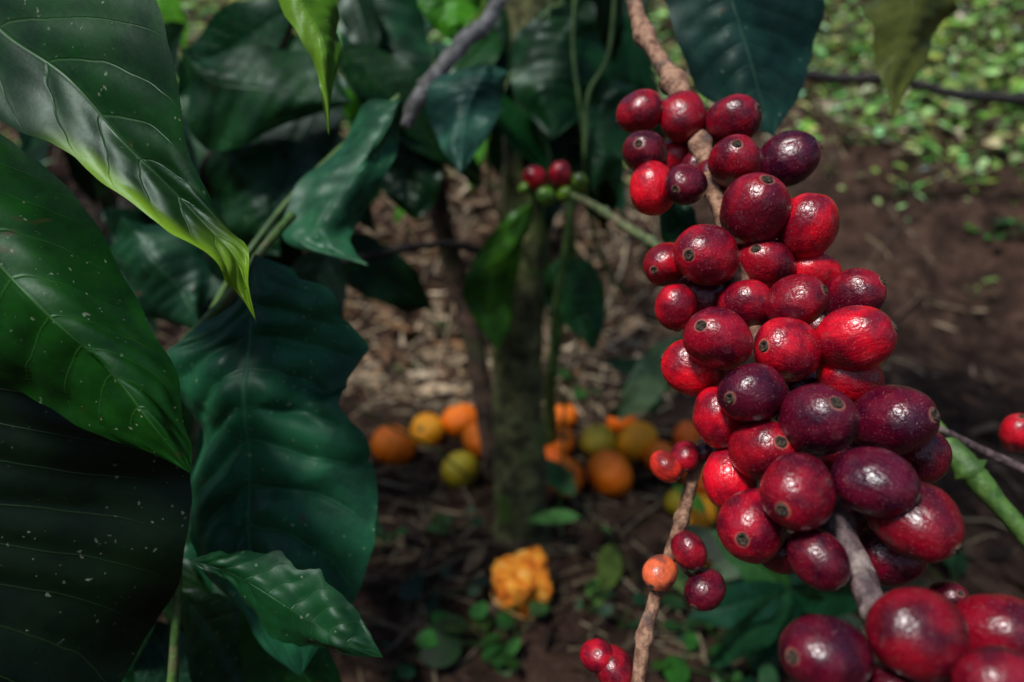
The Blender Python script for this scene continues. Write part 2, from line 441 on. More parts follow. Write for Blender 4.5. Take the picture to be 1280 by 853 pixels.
tl_=[(491,557,28,OR),(534,538,22,YO),(576,526,25,OR),(600,551,24,OR),(575,587,24,OL),(706,597,25,OR),(762,592,31,OR),(748,553,24,OL),(796,552,27,YO),
 (777,528,19,OD),(704,521,19,OR),(700,552,19,OR),(860,547,20,OD),(825,572,22,OR),(884,692,24,OR),(850,628,20,OL),(882,600,28,OD),(872,640,24,YO),(690,575,20,OD)]
nm={OR:"bright orange ripe tangerine on the ground",YO:"yellow-orange ripe tangerine on the ground",OL:"olive-green unripe tangerine on the ground",OD:"dull deep orange tangerine in leaf litter"}
for i,(x,y,r,k) in enumerate(tl_):
    d=on_ground(x,y,r,.12); p=S(x,y,d); R=r*d/F
    rot=Matrix.Rotation(U(0,6),4,'Z')@Matrix.Rotation(U(.1,1.5),4,'X')
    o=top("tangerine",TM[i%3],nm[k],"tangerine","tangerines fallen under the tree",p)
    o.matrix_world=Matrix.Translation(p)@rot@Matrix.Scale(R,4); o.color=(*k,1)
    q=bpy.data.objects.new("stalk_button",BT); q.parent=o; col.objects.link(q)
s=M("tangerine_pulp"); n=s.noise(70,4,.7)
s.link(s.ramp(n,[(.32,(.60,.11,.002)),(.47,(.95,.27,.006)),(.58,(1.0,.44,.04)),(.72,(.95,.68,.30))]),s.p.inputs["Base Color"]); s.p.inputs["Roughness"].default_value=.4
s.bump(s.noise(160,4,.75),1,.006); PULP=s.m
s=M("torn_peel"); s.link(s.ramp(s.noise(60,4,.6),[(.35,(.90,.30,.02)),(.65,(.95,.62,.28))]),s.p.inputs["Base Color"]); s.p.inputs["Roughness"].default_value=.5; PEEL=s.m
d=on_ground(652,728,30); p=S(652,728,d); R=35*d/F
bt=thing("broken_tangerine",p-Vector((0,0,R*.9)),"torn-open orange tangerine with ragged pulp on soil","tangerine")
bm=bmesh.new(); bmesh.ops.create_icosphere(bm,subdivisions=6,radius=1)
for v in bm.verts:
    q=v.co.copy()
    f_=1+.36*noise.noise(q*1.3+Vector((2,5,1)))+.13*noise.noise(q*3.4)+.08*noise.noise(q*7.5)+.05*noise.noise(q*17)
    sx=math.copysign(abs(q.x)**.80,q.x); sy=math.copysign(abs(q.y)**.80,q.y); sz=math.copysign(abs(q.z)**.80,q.z)
    v.co=Vector((sx*(.94+.10*q.z)*f_,sy*(.94)*f_,sz*.88*f_))*R+p
me=bpy.data.meshes.new("pulp"); bm.to_mesh(me); bm.free(); me.materials.append(PULP)
me.polygons.foreach_set("use_smooth",[True]*len(me.polygons)); part("pulp",me,bt)
V=[];Fc=[]
nr,ns=12,64
for i in range(nr+1):
    for j in range(ns):
        th=2*math.pi*j/ns; c_,s_=math.cos(th),math.sin(th)
        top_=-.25+.6*noise.noise(Vector((c_*1.4,s_*1.4,4)))+.12*noise.noise(Vector((c_*6,s_*6,4)))
        f=i/nr; z=-.9+(top_+.9)*f; rr=.6+.50*math.sin(math.pi/2*min(1,f*1.3))
        V.append(p+Vector((rr*c_,rr*s_,z))*R)
for i in range(nr):
    for j in range(ns):
        k=(j+1)%ns; Fc.append((i*ns+j,i*ns+k,(i+1)*ns+k,(i+1)*ns+j))
part("peel",mkmesh("peel",V,Fc,[PEEL]),bt)

# ---------------------------------------------------------------- cherries
def cherry_mesh(sd):
    prof=[]
    K=22
    for i in range(K+1):
        ph=math.pi-(math.pi-.17)*i/K
        prof.append((math.sin(ph)**.97 if math.sin(ph)>0 else 0,math.cos(ph)*1.18+.05*math.exp(-((math.pi-ph)/.25)**2)))
    prof+=[(.150,1.165),(.155,1.195),(.14,1.215),(.11,1.205),(.09,1.16),(.05,1.15),(.03,1.18),(.001,1.19)]
    ns=40; V=[];Fc=[];mi=[]
    a1,a2=sd*1.3,sd*2.1
    for i,(r,z) in enumerate(prof):
        for j in range(ns):
            th=2*math.pi*j/ns
            m=1+.045*math.cos(2*th+a1)+.022*math.cos(3*th+a2)+.009*math.cos(7*th+sd)*(.3+.7*max(0,z)) if i<=K else 1+.06*math.sin(5*th+sd)
            bmp=1+.05*noise.noise(Vector((math.cos(th)*r,math.sin(th)*r,z+sd))*1.3) if i<=K else 1
            V.append((r*m*bmp*math.cos(th),r*m*bmp*math.sin(th),z+.03*math.cos(th+sd)*r))
    for i in range(len(prof)-1):
        for j in range(ns):
            k=(j+1)%ns; Fc.append((i*ns+j,i*ns+k,(i+1)*ns+k,(i+1)*ns+j)); mi.append(1 if i>=K else 0)
    return mkmesh("cherry",V,Fc,[CHERRY,CALYX],mi=mi)
CM=[cherry_mesh(i*1.7+.3) for i in range(7)]
BR=(.40,.003,.016);RD=(.28,.002,.014);CR=(.18,.0018,.013);WN=(.13,.0015,.012);DK=(.085,.0015,.011);PU=(.060,.0015,.014);ORG=(.50,.12,.045);GN=(.10,.24,.02);RO=(.5,.035,.018)
def put_cherry(parent,x,y,d,r_m,k,axis,i):
    p=S(x,y,d); z=(XV*axis[0]+UPV*axis[1]-FW*axis[2]).normalized()
    a=z.orthogonal().normalized(); b=z.cross(a)
    m=Matrix((a,b,z)).transposed().to_4x4()@Matrix.Rotation(U(0,6),4,'Z')
    q=tuple(c_*U(.85,1.2) for c_ in k)
    part("cherry",CM[i%7],parent,Matrix.Translation(p)@m@Matrix.Scale(r_m*.96,4),color=q)
ST=[(785,-40,.272),(800,30,.262),(825,75,.252),(848,112,.242),(872,170,.230),(890,230,.218),(908,290,.207),(930,380,.193),(965,470,.181),(1005,560,.168),(1038,640,.156),(1072,712,.147),(1100,775,.139),(1150,850,.130),(1220,940,.120)]
def sd_(y):
    for a,b in zip(ST,ST[1:]):
        if y<=b[1]: return a[2]+(b[2]-a[2])*max(0,(y-a[1]))/(b[1]-a[1])
    return ST[-1][2]
CH=[(800,140,28,27,0,CR,None),(853,146,28,31,0,CR,None),(916,152,35,30,0,CR,(22,-6)),(807,192,29,30,0,DK,(-14,-4)),(816,236,29,32,0,BR,None),(857,231,28,26,-1,DK,(-18,10)),
(845,200,25,25,2,RD,None),(920,204,36,33,-1,CR,(-10,-14)),(984,200,37,34,0,PU,(30,-12)),(943,264,42,45,-1,CR,(2,-30)),(1010,283,36,39,0,BR,None),(883,319,42,39,-1,RD,(-30,4)),
(957,331,37,33,0,CR,(-22,-16)),(833,330,28,29,1,RD,(-20,10)),(1014,341,33,30,1,BR,None),(994,378,39,32,0,CR,(24,-14)),(1067,370,37,31,1,CR,(22,-16)),(931,382,33,34,1,RD,None),
(883,374,32,29,1,CR,None),(845,384,25,28,1,RD,None),(898,424,42,41,-1,CR,(-30,-16)),(984,437,46,36,-1,BR,(-38,-4)),(1068,423,44,40,-1,BR,(34,-14)),(866,460,36,35,1,BR,None),
(1062,472,42,30,1,BR,None),(940,492,44,37,-1,PU,(-36,4)),(899,522,33,38,1,BR,None),(1021,526,44,49,-1,PU,(4,-26)),(1115,526,50,45,-1,PU,(26,-12)),(955,562,41,44,0,RD,(4,-16)),
(912,597,34,38,1,BR,None),(997,614,49,46,-1,CR,(-34,14)),(1092,603,49,42,-2,PU,(36,14)),(1152,570,30,34,1,DK,None),(940,656,46,44,0,RD,(-26,6)),(1142,650,51,50,0,WN,(26,24)),
(1023,698,35,38,0,DK,(14,26)),(1112,690,42,40,2,DK,None),(1040,500,34,32,2,RD,None),(975,690,30,28,2,DK,None),(985,335,26,26,2,RD,None),(930,560,30,30,2,DK,None),(1050,560,36,36,2,DK,None),
(1030,450,34,34,2,CR,None),(960,400,34,34,2,CR,None),(905,360,30,30,2,CR,None),(870,210,22,20,2,DK,None),(1090,560,38,38,2,DK,None),(895,470,30,30,2,CR,None),(1030,410,30,30,2,DK,None),(965,300,28,28,2,DK,None),(1000,480,34,34,2,DK,None),(1085,640,40,40,2,DK,None),(1040,620,36,36,2,DK,None),(880,180,24,24,2,DK,None),(915,300,26,26,0,CR,None),(888,222,20,24,2,DK,None),(912,244,18,20,1,DK,None),(862,352,24,22,2,DK,None),(980,310,24,24,2,CR,None),(1035,385,28,28,2,RD,None),
(1031,818,60,42,-1,PU,(-50,-8)),(1146,792,58,53,-1,WN,None),(1242,790,52,46,0,WN,(20,-22)),(1250,858,60,38,-2,WN,None),(1130,880,60,46,0,WN,None),(1185,748,24,22,2,DK,(2,-14)),(1200,830,46,46,2,DK,None),(1060,880,50,45,1,DK,None)]
L_=[]
for (x,y,rx,ry,ly,k,cal) in CH:
    D=sd_(y); L_.append([x,y,(rx+ry)/2,D+ly*.0055-.004,ly])
for it in range(60):
    for i in range(len(L_)):
        for j in range(i+1,len(L_)):
            A,B=L_[i],L_[j]
            if abs(A[0]-B[0])>130 or abs(A[1]-B[1])>130: continue
            pa=S(*A[:2],A[3]); pb=S(*B[:2],B[3]); ra=A[2]*A[3]/F; rb=B[2]*B[3]/F
            if (pa-pb).length<.88*(ra+rb):
                f,bk=(A,B) if (A[4],A[3])<=(B[4],B[3]) else (B,A)
                f[3]-=.00025; bk[3]+=.00035
for l in L_:
    D=sd_(l[1]); l[3]=min(max(l[3],D-.016),D+.022)
cb=thing("coffee_branch",S(*ST[0]),"coffee branch crowded with glossy ripe red cherries","coffee branch")
me=tube("stem",[S(*p) for p in ST],[.0031,.0031,.003,.0036,.0028,.0026,.0026,.0028,.0028,.0028,.0029,.0031,.0030,.003,.003],STEM,seg=20,per=14,amp=.12,nf=350,nodes=[.09,.20,.30,.47,.62,.73,.9])
me.materials.append(STEM2)
nf_=len(me.polygons); me.polygons.foreach_set("material_index",[1 if i>nf_*.62 else 0 for i in range(nf_)])
part("stem",me,cb)
for i,((x,y,rx,ry,ly,k,cal),l) in enumerate(zip(CH,L_)):
    r=l[2]
    if cal:
        ax=cal[0]/(r*1.1); ay=-cal[1]/(r*1.1); q=math.hypot(ax,ay)
        if q>.93: ax*=.93/q; ay*=.93/q; q=.93
        axis=(ax,ay,math.sqrt(1-q*q))
    else:
        sx=(x-(790+ (y)*.36)); axis=(max(-1,min(1,sx/60))+U(-.3,.3),U(-.5,.5),U(-.5,-.1))
        if rx>ry+2: axis=(math.copysign(1,axis[0]),U(-.2,.2),U(-.3,0))
        if ry>rx+2: axis=(U(-.2,.2),random.choice((-1,1)),U(-.4,-.1))
    put_cherry(cb,x,y,l[3],r*l[3]/F*.99,k,axis,i)
tw=[(905,480,.215),(890,535,.212),(868,590,.21),(855,640,.21),(835,700,.21),(820,745,.208),(805,800,.205),(795,880,.20)]
cb2=thing("coffee_twig",S(*tw[0]),"thin brown coffee twig with sparse red and orange cherries","coffee branch")
part("stem",stube("stem",[(x,y,d,r) for (x,y,d),r in zip(tw,(7,8,8,8,8,8,9,9))],STEM,seg=12,amp=.14,nf=350,nodes=[.2,.45,.65,.85]),cb2)
for i,(x,y,r,k) in enumerate([(857,570,18,RD),(833,583,20,RO),(861,688,22,CR),(825,716,21,ORG),(881,737,25,DK),(767,836,26,CR),(746,820,20,RD),(880,566,12,DK)]):
    put_cherry(cb2,x,y,.207,r*.207/F,k,(U(-.6,.6),U(-.8,.2),.5),i+2)
for (x,y) in [(861,688),(825,716),(881,737)]:
    part("pedicel",stube("pedicel",[(842,700,.21,3),(x,y,.21,3)],STEM,seg=6,per=3),cb2)
part("pedicel",stube("pedicel",[(798,850,.205,3),(767,836,.209,3)],STEM,seg=6,per=3),cb2)
gs=thing("green_coffee_shoot",S(1150,520,.24),"thick green coffee shoot with one bright red cherry","coffee branch")
part("stem",stube("stem",[(1135,500,.25,11),(1172,543,.247,13),(1212,588,.24,16),(1252,635,.235,12),(1305,695,.23,13)],GREENSTEM,seg=14,amp=.08,nf=200,nodes=[.5]),gs)
part("side_twig",stube("side_twig",[(1170,535,.24,5),(1220,560,.25,6),(1290,592,.25,6)],STEM2,seg=10,amp=.1,nf=300),gs)
put_cherry(gs,1274,542,.25,23*.25/F,BR,(-.2,.8,.4),1)

# ---------------------------------------------------------------- big leaves
def hero(parent,rows,color,amp=.0012,tintf=None,nu=70,nv=26,wave=.0015,name="leaf",label=None,seed=0,edge=.0012,bow=.0,mat=None):
    Ls=[S(r[0],r[1],r[6]+r[7]) for r in rows]; Ms=[S(r[2],r[3],r[6]) for r in rows]; Rs=[S(r[4],r[5],r[6]+r[8]) for r in rows]
    G=[];uv=[];tt=[]
    for i in range(nu+1):
        u=i/nu; l,m,r=cr(Ls,u),cr(Ms,u),cr(Rs,u)
        e=noise.noise(Vector((u*11,seed,1)))+.35*noise.noise(Vector((u*26,seed,1)))
        e2=noise.noise(Vector((u*11,seed,7)))+.35*noise.noise(Vector((u*26,seed,7)))
        row=[]
        for j in range(nv+1):
            v=2*j/nv-1; a=abs(v); E=l if v<0 else r
            dirv=(E-m); ln=max(dirv.length,1e-6)
            p=m+dirv*a+dirv/ln*(edge*(e if v<0 else e2)*a*a*min(1,ln/.01))
            row.append(p); uv.append((u,(v+1)/2)); tt.append(tintf(u,v) if tintf else 0.0)
        G.append(row)
    V=[]
    for i in range(nu+1):
        for j in range(nv+1):
            du=G[min(nu,i+1)][j]-G[max(0,i-1)][j]; dv=G[i][min(nv,j+1)]-G[i][max(0,j-1)]
            n=du.cross(dv); 
            if n.length>1e-12: n.normalize()
            else: n=-FW
            if n.dot(CAM-G[i][j])<0: n=-n
            u=i/nu; v=2*j/nv-1; a=abs(v)
            env=min(1,math.sin(math.pi*min(1,u*.97+.015))*1.8)
            q=abs(math.sin(math.pi*(u*10-1.7*a**1.25)))**.7
            h=amp*q*(1-a**3)*min(1,a*5)*env+wave*math.sin(u*15+seed+(2 if v>0 else 0))*a*a*env+bow*(1-(1-a)**2)*env
            h+=wave*1.2*noise.noise(Vector((u*4,v*1.6,seed)))*env+amp*.25*noise.noise(Vector((u*14,v*5,seed+3)))*env
            V.append(G[i][j]+n*h)
    Fc=[(i*(nv+1)+j,i*(nv+1)+j+1,(i+1)*(nv+1)+j+1,(i+1)*(nv+1)+j) for i in range(nu) for j in range(nv)]
    return part(name,mkmesh(name,V,Fc,[mat or LEAF],uvs=uv,tint=tt),parent,color=color,label=label)

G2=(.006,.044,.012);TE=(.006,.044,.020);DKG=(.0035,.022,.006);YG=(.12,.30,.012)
base=S(-60,900,.34)
lp=thing("coffee_plant",Vector((base.x-.1,base.y+.1,0)),"leafy coffee plant with large glossy dark green leaves","coffee plant")
hero(lp,[(-110,-90,-110,-90,-110,-90,.20,0,0),(40,-130,-45,-10,-130,60,.19,-.004,.006),(150,-60,10,45,-70,115,.186,-.005,.004),(205,25,82,95,20,162,.182,-.006,.002),
 (232,120,150,172,90,196,.18,-.004,-.002),(243,205,200,222,142,240,.178,.0,-.004),(285,284,256,280,215,298,.175,.003,-.005),(306,310,290,318,262,330,.174,.003,-.004),(314,355,306,356,292,360,.174,0,0),(320,401,320,401,320,401,.175,0,0)],
 (.0035,.034,.0045),tintf=lambda u,v:(sm(.5,.9,v)*sm(.36,.5,u) if v>0 else 0)+sm(.62,.85,u)*.9*(1 if v<0 else 1-sm(.5,.9,v)),seed=1,bow=.001,wave=.0015,amp=.0008,edge=.0012,nu=100,nv=34,label="glossy dark leaf curling to a bright yellow-green edge")
hero(lp,[(-120,90,-120,90,-120,90,.165,0,0),(-190,260,-90,200,20,182,.165,0,.012),(-140,380,-20,310,112,268,.165,0,.018),(-60,460,60,395,172,370,.165,.006,.016),(40,500,125,455,212,462,.166,.008,.012),(130,540,185,520,238,540,.168,.006,.004),(238,592,238,592,239,590,.17,0,0)],
 (.0035,.040,.003),seed=2,amp=.0013,wave=.0024,nu=100,nv=34,label="very large deep green leaf with sunken veins")
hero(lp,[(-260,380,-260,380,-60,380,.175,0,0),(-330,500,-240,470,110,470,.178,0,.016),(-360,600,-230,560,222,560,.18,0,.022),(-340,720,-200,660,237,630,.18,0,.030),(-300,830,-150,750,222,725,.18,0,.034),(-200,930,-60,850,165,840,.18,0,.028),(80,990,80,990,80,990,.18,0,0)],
 (.0022,.009,.002),seed=3,amp=.0014,wave=.003,label="nearly black green leaf added for the shaded lower part of the large leaf")  # shade on the large leaf's lower part, put in as a near-black leaf
hero(lp,[(318,318,319,318,320,318,.25,0,0),(285,372,312,372,372,345,.245,.006,.004),(250,410,311,410,418,372,.243,.008,.006),(226,440,311,440,440,402,.242,.010,.008),(217,480,310,480,453,440,.24,.010,.008),(228,515,310,515,438,480,.24,.008,.008),(236,550,310,550,430,503,.24,.008,.006),(240,600,309,600,455,552,.24,.006,.004),(243,640,309,640,467,590,.24,.006,.002),
 (246,690,312,690,467,650,.237,.006,.0),(275,750,325,750,455,720,.236,.004,.0),(320,800,350,795,425,775,.236,.002,.002),(375,845,375,845,376,845,.237,0,0)],
 (.009,.075,.038),seed=4,amp=.0036,wave=.0045,edge=.0042,nu=130,nv=38,label="broad blue-green leaf with deeply quilted veins")
hero(lp,[(236,700,236,700,236,700,.20,0,0),(285,688,278,712,275,724,.198,0,0),(345,694,335,742,318,768,.195,.004,.004),(402,722,388,778,368,806,.193,.006,.004),(445,765,432,802,418,816,.19,.003,.002),(479,822,479,822,479,822,.19,0,0)],
 (.004,.040,.012),seed=5,amp=.0006,wave=.0016,edge=.0022,nu=120)
hero(lp,[(500,125,500,125,500,125,.32,0,0),(455,135,482,165,504,160,.32,.01,.01),(405,195,445,215,486,205,.315,.012,.012),(368,250,412,262,455,268,.31,.01,.01),(354,300,400,300,437,305,.305,.004,.006),(460,332,460,332,461,332,.30,0,0)],
 (.012,.075,.038),seed=6,amp=.0012,wave=.0026,nu=50,nv=20)
hero(lp,[(330,-70,360,-80,400,-70,.22,0,0),(346,0,375,-5,410,-10,.22,0,.008),(380,55,400,40,427,30,.22,0,.01),(398,100,408,90,421,70,.22,0,.006),(411,170,411,170,411,170,.22,0,0)],
 (.05,.16,.01),seed=7,amp=.0006,tintf=lambda u,v:.6 if v<0 else .1,nu=40,nv=16,edge=.0006,label="yellow-green leaf hanging folded along its midrib")
hero(lp,[(225,60,225,60,225,60,.42,0,0),(260,70,262,100,240,150,.42,.01,.01),(330,60,325,110,262,190,.42,.01,.01),(400,70,385,120,330,165,.42,.01,.01),(440,128,440,128,440,128,.42,0,0)],(.008,.055,.015),seed=8,amp=.002,wave=.004,nu=40,nv=16)
hero(lp,[(150,270,150,270,150,270,.36,0,0),(200,280,180,310,140,320,.36,.01,.01),(250,310,215,350,160,365,.36,.01,.01),(262,350,235,380,190,400,.36,.01,.01),(250,412,250,412,250,412,.36,0,0)],TE,seed=9,amp=.0015,wave=.003,nu=40,nv=16)
hero(lp,[(270,170,270,170,270,170,.45,0,0),(330,185,305,220,262,230,.45,.01,.01),(365,215,330,260,280,270,.45,.01,.01),(362,265,345,290,310,310,.45,.01,.01),(350,320,350,320,350,320,.45,0,0)],G2,seed=10,amp=.002,wave=.004,nu=40,nv=16)
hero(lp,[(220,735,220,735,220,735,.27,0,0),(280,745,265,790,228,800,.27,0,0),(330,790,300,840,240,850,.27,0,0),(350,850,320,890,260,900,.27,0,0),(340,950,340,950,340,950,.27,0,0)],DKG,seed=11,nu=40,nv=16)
hero(lp,[(300,760,300,760,300,760,.26,0,0),(370,775,345,800,300,830,.26,0,0),(410,810,380,840,330,880,.26,0,0),(430,870,410,900,360,920,.26,0,0),(430,950,430,950,430,950,.26,0,0)],(.008,.07,.010),seed=12,nu=40,nv=16)
part("stem",stube("stem",[(195,470,.27,7),(240,420,.27,7),(290,365,.27,6),(330,310,.27,6),(365,270,.29,6)],GREENSTEM,seg=10),lp)
part("stem",stube("stem",[(205,940,.22,7),(216,850,.22,7),(220,770,.22,6),(222,715,.22,6)],GREENSTEM,seg=10),lp)
part("stem",tube("stem",[lp.location,lp.location+Vector((.0,.03,.3)),S(120,420,.46),S(300,150,.5),S(400,-80,.5)],[.012,.011,.009,.008,.006],BARKD,seg=12),lp)
part("stem",stube("stem",[(120,420,.46,6),(210,460,.36,5),(300,330,.34,4),(380,230,.36,4),(500,120,.34,4)],VINE,seg=8),lp)

def gleaf(sd):
    rnd=random.Random(sd); nu,nv=26,12; V=[];uv=[]
    bend=rnd.uniform(.1,.6); fold=rnd.uniform(.05,.35); tw_=rnd.uniform(-.5,.5)
    for i in range(nu+1):
        u=i/nu; w=.21*(math.sin(math.pi*u**.85)**.75)*(1.05-.15*u)*(1-.5*sm(.8,1,u))
        if u>=1: w=0
        w*=1+.07*noise.noise(Vector((u*12,sd,0)))
        for j in range(nv+1):
            v=2*j/nv-1; a=abs(v)
            z=-bend*u*u*.5+fold*a*w+.012*abs(math.sin(math.pi*(u*10-1.7*a**1.25)))*(1-a**3)*min(1,a*5)+.02*math.sin(u*15+sd+(1 if v>0 else 0))*a*a
            x=v*w; th=tw_*u
            V.append((x*math.cos(th)-z*math.sin(th)*.3,u,z+x*math.sin(th))); uv.append((u,(v+1)/2))
    Fc=[(i*(nv+1)+j,i*(nv+1)+j+1,(i+1)*(nv+1)+j+1,(i+1)*(nv+1)+j) for i in range(nu) for j in range(nv)]
    return mkmesh("leaf",V,Fc,[LEAFB],uvs=uv,tint=[0.0]*len(V))
GL=[gleaf(k*3.1+1) for k in range(6)]
def gput(parent,x,y,d,ang,Lpx,color,tilt=None,dz=None,i=0):
    p=S(x,y,d); a=math.radians(ang)
    dr=(XV*math.cos(a)-UPV*math.sin(a)+FW*(U(-.5,.5) if dz is None else dz)).normalized()
    n=-FW*1.0+Vector((U(-.6,.6),U(-.3,.3),U(0,.9))) if tilt is None else tilt
    xx=dr.cross(n).normalized(); n=xx.cross(dr)
    m=Matrix((xx,dr,n)).transposed().to_4x4()
    L=Lpx*d/F
    q=tuple(c_*U(.75,1.3) for c_ in color)
    return part("leaf",GL[i%6],parent,Matrix.Translation(p)@m@Matrix.Scale(L,4),color=q)
for i in range(60):
    x=U(-20,440); y=U(-40,330) if i<40 else U(330,620)
    if i>=40: x=U(120,370)
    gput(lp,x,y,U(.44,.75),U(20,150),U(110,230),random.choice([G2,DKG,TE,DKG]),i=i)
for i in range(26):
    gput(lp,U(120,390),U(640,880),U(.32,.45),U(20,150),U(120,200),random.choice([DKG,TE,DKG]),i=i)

# ---------------------------------------------------------------- centre tree
d0=on_ground(650,668); b=S(650,668,d0); b.z=g(b.x,b.y)-.01
ct=thing("coffee_tree",b,"slender mossy-trunked coffee tree with drooping leaves","tree")
tr_pts=[b,b+Vector((.0,.0,.03)),b+Vector((.001,.002,.12)),b+Vector((-.004,.0,.24)),b+Vector((.004,.0,.38)),b+Vector((.012,-.005,.55)),b+Vector((.008,.0,.75)),b+Vector((.0,.02,1.05)),b+Vector((.03,.03,1.4))]
part("trunk",tube("trunk",tr_pts,[.040,.033,.030,.028,.0275,.028,.027,.023,.016],BARK,seg=36,per=14,amp=.16,nf=28),ct)
dd=on_ground(618,603)
part("limb",stube("limb",[(622,606,dd+.02,15),(612,540,.92,14),(596,450,.88,13),(575,360,.85,13),(552,280,.80,13),(545,230,.76,14),(540,170,.70,14),(520,60,.66,12),(500,-60,.62,10)],BARKD,seg=16,amp=.14,nf=40),ct)
part("limb",stube("limb",[(505,158,.44,9),(520,128,.44,10),(548,90,.44,10),(580,52,.44,11),(606,30,.45,9),(650,-40,.46,8)],BARKG,seg=14,amp=.2,nf=110,nodes=[.3,.75]),ct,label="pale grey lichen-covered limb")
part("limb",stube("limb",[(392,334,.62,4),(440,325,.64,5),(500,312,.68,5),(560,306,.74,5),(612,318,.82,6),(640,330,.85,6)],BARKV,seg=8,amp=.2,nf=60),ct)
part("limb",stube("limb",[(690,560,1.0,8),(688,480,.92,8),(700,400,.86,7),(708,330,.8,7),(712,262,.72,7)],VINE,seg=8),ct)
part("limb",stube("limb",[(700,238,.45,4),(740,256,.42,5),(780,282,.38,6),(822,308,.35,6),(870,345,.33,6)],BROWNGREEN,seg=10,amp=.14,nf=200,nodes=[.35,.7]),ct)
for i,(x,y,r,k) in enumerate([(669,223,15,RD),(700,219,16,RD),(682,245,12,GN),(724,228,11,GN),(706,243,10,GN),(655,236,8,GN)]):
    put_cherry(ct,x,y,.44,r*.44/F,k,(U(-.6,.6),U(-.4,.6),.4),i)
def vine(pp,r=1.6): part("vine",stube("vine",[(x,y,d,r) for x,y,d in pp],VINE,seg=6,per=8),ct)
vine([(730,20,.6),(690,10,.6),(655,60,.6),(650,120,.6),(680,165,.6),(730,175,.6),(790,130,.6)],2.8)
vine([(720,-20,.55),(716,60,.55),(728,160,.55),(735,260,.6),(760,340,.65),(790,370,.7)],2.4)
vine([(700,-20,.6),(712,100,.6),(706,200,.6),(720,330,.65)],2.6)
vine([(640,90,.6),(610,170,.6),(620,260,.65),(660,320,.7)],1.8)
vine([(560,200,.7),(640,240,.7),(700,190,.7),(800,180,.6)],1.8)
vine([(745,200,.6),(742,300,.65),(722,430,.8),(700,540,.9)],1.6)
vine([(430,500,.7),(480,530,.75),(540,560,.8),(590,600,.85)],1.5)
vine([(690,460,.8),(705,520,.85),(700,640,.85),(712,740,.8)],1.5)
vine([(770,-20,.5),(760,70,.5),(735,120,.5),(730,200,.5)],2.8)
vine([(690,-20,.58),(680,80,.58),(690,190,.6),(678,290,.62),(700,400,.7)],1.8)
vine([(715,240,.6),(705,320,.62),(692,400,.66),(690,470,.7)],4)
h=lambda rows,c,s_,**k: hero(ct,rows,c,seed=s_,amp=.002,wave=.004,nu=44,nv=16,mat=LEAFB,**k)
h([(612,80,612,80,612,80,.42,0,0),(560,92,600,100,629,92,.42,.01,.01),(534,140,585,130,628,130,.42,.01,.01),(552,180,578,170,610,170,.415,.01,.005),(574,218,574,218,574,218,.41,0,0)],(.035,.13,.10),21,label="blue-green glossy leaf")
h([(545,120,545,120,545,120,.6,0,0),(495,150,525,160,552,165,.6,0,0),(475,200,510,205,552,210,.6,0,0),(480,240,512,245,545,250,.6,0,0),(520,278,520,278,520,278,.6,0,0)],DKG,22)
h([(720,20,720,20,720,20,.56,0,0),(660,30,700,50,750,40,.56,.01,.01),(640,80,690,90,760,85,.56,.01,.01),(650,130,690,125,745,130,.56,.01,.01),(690,175,690,175,690,175,.56,0,0)],G2,23)
h([(665,250,665,250,665,250,.66,0,0),(625,280,650,290,662,295,.66,0,.02),(590,330,620,335,645,345,.67,0,.02),(580,375,612,380,640,395,.68,0,.02),(622,440,622,440,622,440,.69,0,0)],(.045,.16,.015),24)
h([(700,320,700,320,700,320,.72,0,0),(672,355,700,350,735,325,.72,0,0),(690,390,715,385,755,360,.72,0,0),(715,415,730,410,757,395,.72,0,0),(745,438,745,438,745,438,.72,0,0)],(.015,.08,.02),25)
h([(525,-60,525,-60,525,-60,.5,0,0),(520,-10,550,-15,600,-30,.5,0,0),(530,20,560,15,602,0,.5,0,0),(560,48,562,46,585,30,.5,0,0),(570,58,570,58,570,58,.5,0,0)],(.08,.34,.02),26,label="bright green young leaf")
h([(455,-60,455,-60,455,-60,.6,0,0),(425,10,470,10,520,-10,.6,0,0),(430,70,475,70,535,50,.6,0,0),(450,110,490,110,540,90,.6,0,0),(520,150,520,150,520,150,.6,0,0)],TE,27)
h([(800,110,800,110,800,110,.55,0,0),(760,100,770,130,810,150,.55,0,0),(735,140,745,170,790,190,.55,0,0),(735,190,745,200,770,210,.55,0,0),(740,240,740,240,740,240,.55,0,0)],(.010,.055,.018),28)
h([(650,-60,650,-60,650,-60,.64,0,0),(610,0,640,0,690,0,.64,0,0),(600,60,640,60,685,55,.64,0,0),(615,120,645,120,680,110,.64,0,0),(650,200,650,200,650,200,.64,0,0)],DKG,29)
LG2=(.10,.34,.03)
for i in range(50):
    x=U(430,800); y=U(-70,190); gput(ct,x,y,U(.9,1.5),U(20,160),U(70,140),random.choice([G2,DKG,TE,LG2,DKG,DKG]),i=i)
for i,(x,y,a,L) in enumerate([(205,-30,80,90),(600,40,60,70),(740,20,100,70),(430,110,70,60),(760,200,80,60),(560,-20,40,90)]):
    gput(ct,x,y,.68,a,L,(.12,.40,.04),i=i)  # light on leaves in the foliage gaps, put into their green
for i in range(20):
    gput(ct,U(590,760),U(-60,170),U(.58,.70),U(40,140),U(100,170),random.choice([G2,DKG,DKG]),i=i)
